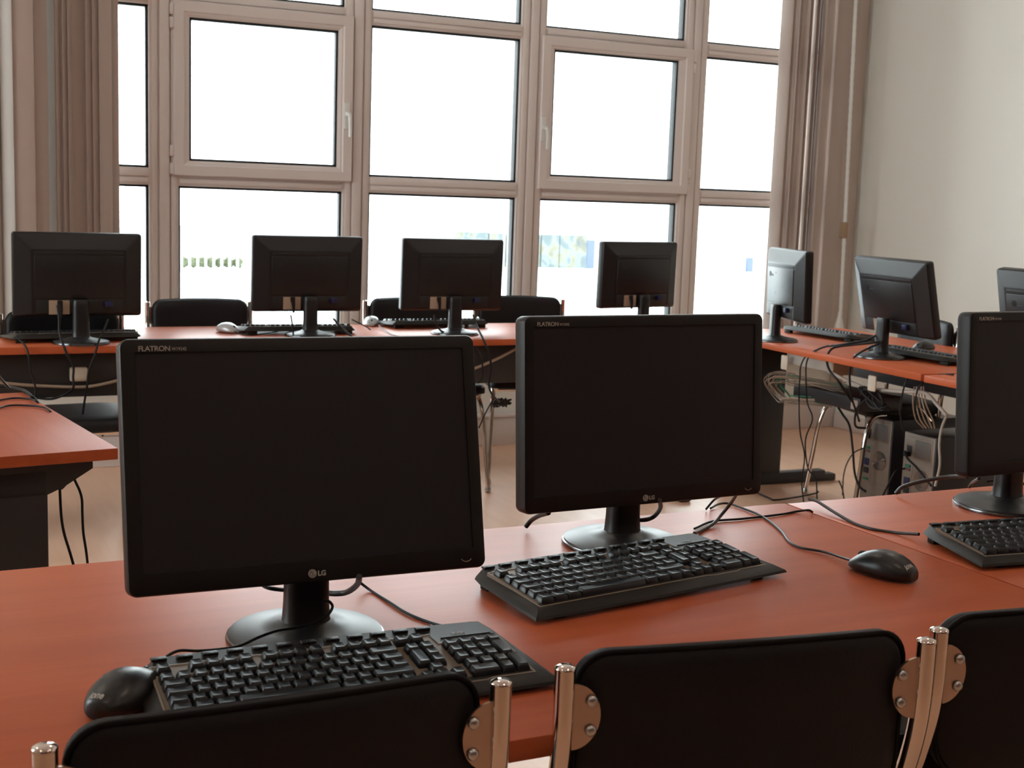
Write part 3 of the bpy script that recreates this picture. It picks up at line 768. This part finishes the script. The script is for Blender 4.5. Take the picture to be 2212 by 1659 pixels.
# ------------------------------------------------------------------ things fixed under the desks
p0, p1 = ay(150, 793, 4.842), ay(188, 822, 4.842)
t = thing('wall_socket', 'ivory socket box on the dark panel under the window desk', 'socket', (p0.x, 4.842, p1.z))
obj('housing', bx(0, p1.x-p0.x, -.022, .006, 0, p0.z-p1.z, .006), m_ivory, t)
obj('cover', bx(.006, p1.x-p0.x-.006, -.025, -.020, .006, p0.z-p1.z-.022, .002), m_ivory, t)
a, b_ = ax(1700, 764, 3.42), ax(1792, 798, 3.42)
t = thing('cable_tray', 'pale metal tray under the edge of the corner desk', 'cable tray', (3.43, b_.y, .64)); 
obj('tray', bx(0, .10, 0, a.y-b_.y, .012, .062, .003), m_cablew, t); obj('end_plate', bx(-.002, .102, -.012, .0, .0, .064, .002), m_clip, t)
def tagplate(px, py, X, label):
    q = ax(px, py, X); t = tag(obj('cable_tag', bx(-.004, .004, -.022, .022, -.030, .030, .006), m_ivory, None, loc=(q.x, q.y, q.z)), label, 'tag', 'pale square tags under the wall desks')
tagplate(1695, 783, 3.40, 'pale square tag hanging left of the metal tray')
tagplate(1884, 828, 3.40, 'pale square tag hanging under the desk joint')
# coil of beige network cables
c = ax(1700, 840, 3.46)
random.seed(3)
for i in range(16):
    rx, rz_ = .085+random.uniform(-.015, .02), .048+random.uniform(-.014, .012); ox = random.uniform(-.03, .03); dy = random.uniform(-.02, .05); dz = random.uniform(-.012, .012)
    pts = []
    n0 = 20
    for j in range(15):
        aa = math.radians(60+j*17); pts.append((c.x+ox+.02*math.sin(aa*2), c.y+dy-rx*math.cos(aa)*1.0, c.z+dz+rz_*math.sin(aa)))
    pts.insert(0, (c.x+.10, c.y-.24+random.uniform(-.03, .03), c.z+.03+random.uniform(-.02, .03))); pts.append((c.x+.08, c.y-.20, c.z-.03+random.uniform(-.02, .02)))
    cable('network_cable', pts, .0021, m_cablen if i in (3, 9) else (m_cablef if i % 3 else m_cableb), ['beige network cable in the coil hanging under the corner desk', 'pale network cable in the coil under the corner desk', 'green network cable in the coil under the corner desk'][2 if i in (3, 9) else (0 if i % 3 else 1)], 'coil of network cables')
q = ax(1800, 862, 3.50)
sw = thing('network_switch', 'black box shelf behind the coil of cables under the corner desk', 'network device', (q.x, q.y-.16, q.z-.03))
obj('housing', bx(0, .22, 0, .42, 0, .055, .004), m_case, sw); obj('label_plate', bx(-.002, .0, .01, .05, .008, .045), m_greyl, sw)

# ------------------------------------------------------------------ cables
K = 'loose'
# near desk
cable('video_cable', P3([(776, 1246, .83), (772, 1262, .80), (752, 1278, .775), (728, 1282, .768), (700, 1280, .765), (660, 1275, .76)]), .0040, m_cableg, 'thick dark cable looping below the left near monitor', 'monitor cables on near desks')
cable('power_cable', P3([(560, 1255, .83), (575, 1268, .80), (600, 1273, .79), (630, 1275, .78)]), .0028, m_cable, 'thin black cable left of the near monitor neck', 'monitor cables on near desks')
cable('keyboard_cable', P3([(770, 1252, .745), (800, 1275), (840, 1300), (880, 1325), (930, 1345), (980, 1358, .738), (995, 1362, .745)]), .0021, m_cable, 'thin cable running from behind the left monitor to its keyboard')
cable('video_cable', P3([(1425, 1080, .83), (1426, 1098, .80), (1412, 1116, .775), (1392, 1123, .77), (1365, 1122, .765)]), .0038, m_cableg, 'thick dark cable looping right of the centre monitor neck', 'monitor cables on near desks')
cable('power_cable', P3([(1185, 1108, .80), (1165, 1114, .775), (1148, 1124, .75), (1136, 1138, .736)]), .0040, m_cable, 'short black cable arching behind the centre monitor to the desk edge', 'monitor cables on near desks')
cable('keyboard_cable', P3([(1592, 1066, .80), (1580, 1085, .77), (1560, 1110, .745), (1540, 1132, .735), (1515, 1146), (1500, 1152, .74)]), .0031, m_cableg, 'grey cable dropping from the centre monitor to its keyboard')
cable('loose_cable', P3([(1500, 1142), (1540, 1126), (1600, 1121), (1680, 1112), (1720, 1105), (1745, 1102, .738), (1755, 1106, .733)]), .0021, m_cable, 'thin black cable lying straight across the desk joint')
cable('loose_cable', P3([(1525, 1100, .733), (1545, 1078, .75), (1570, 1068, .78), (1600, 1062, .80)]), .0021, m_cable, 'short black cable rising behind the centre monitor corner')
cable('keyboard_cable', P3([(1747, 1078, .742), (1765, 1083, .742), (1800, 1105, .737), (1840, 1128), (1880, 1142), (1930, 1150), (1985, 1154, .742)]), .0030, m_cableg, 'pale grey cable curving to the rightmost keyboard')
cable('video_cable', P3([(1935, 1066, .735), (1950, 1052, .75), (1990, 1040, .765), (2050, 1030, .78), (2090, 1030, .79)]), .0040, m_cableg, 'thick cable arching out left of the rightmost near monitor', 'monitor cables on near desks')
cable('power_cable', P3([(2094, 1052, .735), (2102, 1042, .75), (2115, 1034, .775)]), .0035, m_cableg, 'short cable stub below the rightmost near monitor', 'monitor cables on near desks')
cable('loose_cable', P3([(2130, 1040, .745), (2170, 1036, .75), (2215, 1046, .75)]), .0030, m_cable, 'dark cable lying behind the rightmost near monitor')
# floor cable behind near desk
cable('floor_cable', P3([(1620, 1058, .01), (1660, 1075, .01), (1675, 1080, .01), (1720, 1074, .01), (1760, 1066, .01), (1768, 1062, .02)], .01), .004, m_cable, 'thin cable trailing on the floor below the corner desk')
# window desk hanging cables (plane just before the desk front, then under it)
YF = 4.75
def hang(pts, r, m, label, name='hanging_cable', group='cables hanging from the window desks', Y=YF):
    return cable(name, [ay(x, y, (q[0] if q else Y)) for x, y, *q in pts], r, m, label, group)
hang([(124, 660, 4.83), (128, 690, 4.80), (128, 712, 4.79), (133, 735, 4.77), (145, 765), (158, 790), (158, 815), (158, 838), (140, 852, 4.80), (110, 862, 4.82), (70, 858, 4.84)], .0045, m_cable, 'black cable falling in front of the ivory socket box')
hang([(233, 690, 4.83), (225, 712, 4.80), (214, 735, 4.78), (204, 770), (192, 800), (188, 835), (182, 870, 4.78), (176, 915, 4.80)], .0040, m_cable, 'black cable falling right of the ivory socket box')
hang([(36, 728, 4.80), (55, 748, 4.77), (62, 770), (66, 800), (76, 835), (76, 865)], .0035, m_cable, 'thin black cable at the left end of the window desk')
hang([(628, 680, 4.94), (632, 705, 4.93), (634, 725, 4.93)], .0035, m_cable, 'black cable from the second window monitor down to the desk')
hang([(720, 688, 4.94), (730, 700, 4.92), (745, 715, 4.90), (760, 727, 4.86)], .0045, m_cable, 'thick black cable leaving the second window monitor')
hang([(938, 680, 4.96), (941, 697, 4.95), (950, 712, 4.95), (962, 720, 4.95)], .0045, m_cable, 'black cable curling onto the base of the middle window monitor')
hang([(1022, 680, 4.96), (1030, 705, 4.92), (1045, 735, 4.77), (1058, 770), (1060, 800), (1056, 830), (1062, 850), (1078, 868, 4.85)], .0045, m_cable, 'black cable falling between the near screens to the chair')
hang([(1022, 740, 4.80), (1040, 770), (1042, 800), (1042, 815), (1032, 828)], .0035, m_cable, 'thin black cable just right of the left near screen')
hang([(800, 712, 4.97), (790, 705, 5.0), (760, 690, 5.05)], .003, m_cable, 'thin black cable lying behind the second window monitor')
pb = [ay(x, y, 4.835) for x, y in ((-15, 825), (60, 832), (150, 836), (200, 834), (262, 820), (330, 800))]
cable('trunk_cable', pb, .006, m_cableb, 'thick beige cable sagging along the panel under the window desk')
cable('trunk_cable', [ay(x, y, 4.82) for x, y in ((1015, 800), (1045, 788), (1080, 772), (1112, 755), (1150, 735))], .006, m_cableb, 'thick beige cable slanting under the window desk')
cable('loose_cable', [ay(x, y, 5.2) for x, y in ((262, 890), (240, 920), (220, 942))], .004, m_cable, 'dark cable slanting down behind the left desk corner')
b = bm_new()
pts = []
kx = ay(1082, 870, 4.9)
for i in range(26):
    a = i*2.1; pts.append((kx.x+.055*math.cos(a)*(.6+.4*math.sin(i)), kx.y+.02*math.sin(a*1.3), kx.z+.022*math.sin(a*1.7)))
cable('tied_cable', pts, .0035, m_cable, 'tangle of black cable tied in a knot beside the chair leg')
cable('loose_cable', [ay(x, y, 4.95) for x, y in ((1062, 868), (1050, 890), (1040, 912), (1034, 925))], .003, m_cable, 'short black cable trailing below the knot')
# left desk cables
ZL = DZ+.004
cable('loose_cable', P3([(-10, 836, .735), (20, 836, .736), (50, 843, .737), (70, 858, .735), (82, 870, .70), (88, 884, .64)], ZL), .0042, m_cable, 'thick black cable draping over the far corner of the left desk', 'cables over the left desk')
cable('loose_cable', P3([(-10, 866), (30, 860), (65, 862), (80, 868, .735), (92, 876, .70)], ZL), .0026, m_cable, 'thin upper cable crossing the left desk', 'cables over the left desk')
cable('loose_cable', P3([(-10, 884), (20, 876), (60, 876), (95, 880), (110, 890, .73), (118, 900, .69)], ZL), .0026, m_cable, 'thin lower cable crossing the left desk', 'cables over the left desk')
cable('loose_cable', P3([(-12, 800, .80), (5, 822, .765), (20, 838, .742)], ZL), .0035, m_cableg, 'cable dropping onto the left desk from the photo edge', 'cables over the left desk')
cable('hanging_cable', [ay(x, y, 3.05) for x, y in ((155, 1020), (162, 1038), (172, 1060), (177, 1080), (178, 1110), (180, 1150), (186, 1190), (190, 1225), (192, 1250))], .0030, m_cable, 'black cable hanging right of the left desk leg', 'cables below the left desk')
cable('hanging_cable', [ay(x, y, 3.05) for x, y in ((128, 1006), (129, 1050), (132, 1110), (138, 1150), (150, 1190), (160, 1225), (164, 1245))], .0032, m_cable, 'black cable close along the left desk leg', 'cables below the left desk')
cable('hanging_cable', [ay(x, y, 3.12) for x, y in ((150, 1028), (142, 1045), (132, 1056))], .0035, m_cableg, 'grey cable stub below the left desk bracket', 'cables below the left desk')
# corner desk cables
XR = 3.375
def hr(pts, r, m, label, group='cables hanging from the wall desks'):
    return cable('hanging_cable', [ax(x, y, (q[0] if q else XR)) for x, y, *q in pts], r, m, label, group)
hr([(1790, 746, 3.43), (1765, 755, 3.40), (1742, 768), (1730, 790), (1728, 815, 3.40), (1726, 850, 3.40), (1728, 930, 3.42), (1738, 985, 3.44), (1732, 1040, 3.46), (1736, 1085, 3.46)], .0030, m_cable, 'thin black cable hanging farthest left from the corner desk')
hr([(1800, 745, 3.45), (1775, 752, 3.40), (1752, 765), (1742, 785), (1741, 820, 3.40), (1744, 870, 3.42), (1755, 905, 3.42), (1740, 950, 3.42), (1745, 1010, 3.44), (1762, 1035, 3.44), (1765, 1078, 3.44)], .0030, m_cable, 'wavy black cable hanging second from the left at the corner desk')
hr([(1900, 738, 3.50), (1870, 742, 3.47), (1815, 748, 3.43), (1795, 755, 3.40), (1786, 775), (1792, 800), (1812, 825), (1828, 850, 3.42), (1842, 868, 3.45)], .0048, m_cable, 'thick black cable curling over the edge near the tray')
hr([(1900, 742, 3.50), (1870, 755, 3.45), (1845, 772, 3.40), (1836, 795), (1836, 830), (1840, 860, 3.40), (1850, 890, 3.45), (1856, 910, 3.5)], .0042, m_cable, 'black cable bending down below the leaning monitor')
hr([(1905, 705, 3.56), (1895, 722, 3.52), (1870, 735, 3.48), (1830, 742, 3.44), (1790, 748, 3.42)], .0040, m_cable, 'black cable sweeping along the desk from the leaning monitor')
hr([(2060, 808, 3.42), (2010, 810, 3.40), (1970, 812, 3.37), (1955, 830, 3.35), (1948, 860, 3.36), (1944, 890, 3.40), (1952, 930, 3.45)], .0032, m_cable, 'black cable leaving the second wall desk')
hr([(2060, 812, 3.42), (2020, 815, 3.40), (1990, 830, 3.36), (1980, 850, 3.36), (1978, 880, 3.40)], .0030, m_cable, 'thin black cable beside the joint of the wall desks')
hr([(1870, 925, 3.60), (1848, 920, 3.55), (1850, 885, 3.48), (1865, 868, 3.45), (1880, 855, 3.44)], .0045, m_cable, 'thick black cable entering the farther tower')
hr([(1790, 840, 3.55), (1806, 872, 3.6), (1820, 895, 3.6), (1835, 920, 3.6), (1842, 970, 3.6), (1846, 1020, 3.6), (1856, 1050, 3.6), (1870, 1062, 3.6)], .0048, m_cable, 'thick black cable dropping left of the towers')
hr([(1865, 968, 3.75), (1845, 978, 3.7), (1830, 1000, 3.65), (1822, 1030, 3.6), (1820, 1070, 3.6)], .0028, m_cableg, 'thin grey cable looping left of the farther tower')
hr([(1812, 1038, 3.62), (1820, 1058, 3.62), (1824, 1085, 3.62)], .003, m_cable, 'short black cable below the desk foot')
hr([(1955, 975, 3.70), (1960, 990, 3.66), (1980, 1010, 3.64), (2000, 1035, 3.64), (2012, 1050, 3.64)], .0045, m_cable, 'thick black cable hanging over the nearer tower')
hr([(1955, 1012, 3.70), (1935, 1018, 3.66), (1920, 1045, 3.64), (1905, 1075, 3.64)], .0040, m_cable, 'black cable between the two towers')
cable('trunk_cable', [ax(x, y, 3.43) for x, y in ((1790, 802), (1830, 822), (1870, 838), (1900, 842), (1950, 846), (1990, 847), (2008, 855), (2025, 875), (2045, 897))], .0065, m_cablew, 'thick white cable running along under the wall desks')
cable('trunk_cable', [ax(x, y, 3.5) for x, y in ((2045, 897), (2034, 925), (2029, 960), (2030, 1005), (2020, 1050))], .0045, m_cablew, 'white cable descending beside the nearer tower')
random.seed(11)
cc = ax(1885, 860, 3.42)
pts = []
for i in range(30):
    a = i*.75; pts.append((cc.x+.015*math.sin(i*1.3), cc.y+.085*math.cos(a)*(.8+.2*math.sin(i*.7)), cc.z+.035*math.sin(a*1.13)))
cable('tied_cable', pts, .0042, m_cable, 'loop of black cable bunched below the second pale tag')
for i in range(5):
    cable('network_cable', [ax(1975+i*5, 835, 3.45), ax(1972+i*7, 870, 3.45), ax(1978+i*9, 905, 3.5), ax(1995+i*6, 925, 3.55)], .0026, m_cablew if i % 2 else m_cableb, 'thin pale cable in the spray above the nearer tower', 'spray of thin pale cables')
cable('tie_wire', [ax(x, y, 3.40) for x, y in ((1978, 872), (1992, 885), (2003, 898), (2012, 910))], .002, m_chrome, 'short bright wire sticking out above the nearer tower')

# ------------------------------------------------------------------ outside
m_conc = mat('pale_concrete', (.70, .72, .72), .8, noise=.1, nscale=.3)
m_render = mat('white_render', (.85, .86, .86), .8)
m_dk = mat('dark_shop_glass', (.07, .09, .095), .4, noise=.9, nscale=1.2)
_cr = m_dk.node_tree.nodes.new('ShaderNodeValToRGB'); _nz = [q for q in m_dk.node_tree.nodes if q.type == 'TEX_NOISE'][0]; _nz.inputs['Scale'].default_value = .9; _nz.inputs['Distortion'].default_value = 1.2
for _p, _c in ((.0, (.03, .04, .045, 1)), (.45, (.07, .09, .095, 1)), (.52, (.12, .14, .14, 1)), (.60, (.12, .11, .07, 1)), (.75, (.05, .06, .065, 1))):
    _e = _cr.color_ramp.elements.new(_p) if _p else _cr.color_ramp.elements[0]; _e.color = _c
_cr.color_ramp.elements[-1].color = (.1, .12, .12, 1)
m_dk.node_tree.links.new(_nz.outputs['Fac'], _cr.inputs[0]); m_dk.node_tree.links.new(_cr.outputs[0], m_dk.node_tree.nodes['Principled BSDF'].inputs['Base Color'])
m_blue = mat('blue_panel', (.06, .08, .15), .5)
m_hedge = mat('hedge_leaves', (.11, .12, .06), .8, noise=.6, nscale=3)
m_fence = mat('grey_fence_metal', (.35, .38, .38), .5)
struct('ground', bx(-40, 120, 6.6, 140, -3.2, -3.0), m_conc)
fb = thing('building', 'white low building with dark windows across the yard', 'building', (46, 72, -3))
obj('wall', bx(-18, 26, 0, 8, 0, 9), m_render, fb, smooth=0)
for x0, y0, x1, y1, mm in ((982, 500, 1050, 580, m_dk), (1055, 503, 1083, 580, m_dk), (1093, 506, 1162, 578, m_dk), (1169, 506, 1204, 578, m_dk), (1208, 507, 1264, 579, m_dk), (1266, 518, 1281, 580, m_blue), (1613, 556, 1623, 596, m_blue)):
    a, c2 = ay(x0, y0, 71.9), ay(x1, y1, 71.9)
    w_ = obj('window', bx(a.x-46, c2.x-46, -.25, .05, c2.z+3, a.z+3), mm, fb, smooth=0)
a, c2 = ay(392, 487, 68), ay(530, 550, 68)
fe = thing('fence', 'pale fence with green hedge seen through the lower left pane', 'fence', (a.x, 68, -3))
for i in range(9):
    x = (c2.x-a.x)*i/8; obj('post', bx(x-.05, x+.05, -.05, .05, 0, a.z+3), m_fence, fe, smooth=0)
for zz in (.8, 1.5, a.z+2.9): obj('rail', bx(0, c2.x-a.x, -.03, .03, zz, zz+.08), m_fence, fe, smooth=0)
random.seed(5)
for i in range(7):
    b = bm_new(); bmesh.ops.create_icosphere(b, subdivisions=3, radius=.26)
    for v in b.verts: v.co *= 1+random.uniform(-.18, .18)
    for v in b.verts: v.co.z = v.co.z*(1.0+.25*random.random())+.45
    tag(obj('shrub', b, m_hedge, None, loc=(a.x+.3+i*(c2.x-a.x)/7, 68.9+random.uniform(-.1, .1), -3), smooth=0), 'green shrub growing behind the pale fence outside', 'shrub', 'shrubs behind the fence')

a, c2 = ay(388, 618, 46), ay(545, 642, 46)
for i in range(10):
    b = bm_new(); bmesh.ops.create_icosphere(b, subdivisions=3, radius=.16)
    for v in b.verts: v.co *= 1+random.uniform(-.2, .2)
    for v in b.verts: v.co.z = v.co.z*1.1+.18
    tag(obj('shrub', b, m_hedge, None, loc=(a.x+.2+i*(c2.x-a.x)/10, 46+random.uniform(-.1, .1), -3), smooth=0), 'small green shrub by the kerb below the pale fence outside', 'shrub', 'kerb shrubs outside')
for x0, y0, x1, y1 in ((1637, 966, 1662, 980), (1640, 802, 1664, 812)):
    a, c2 = ay(x0, y0, 4.935), ay(x1, y1, 4.935)
    world_child('fixing_plate', bx(a.x, c2.x, 4.935, 4.947, c2.z, a.z, .001), m_greyl, dk4)['label'] = 'pale steel plate screwed to the dark desk leg'
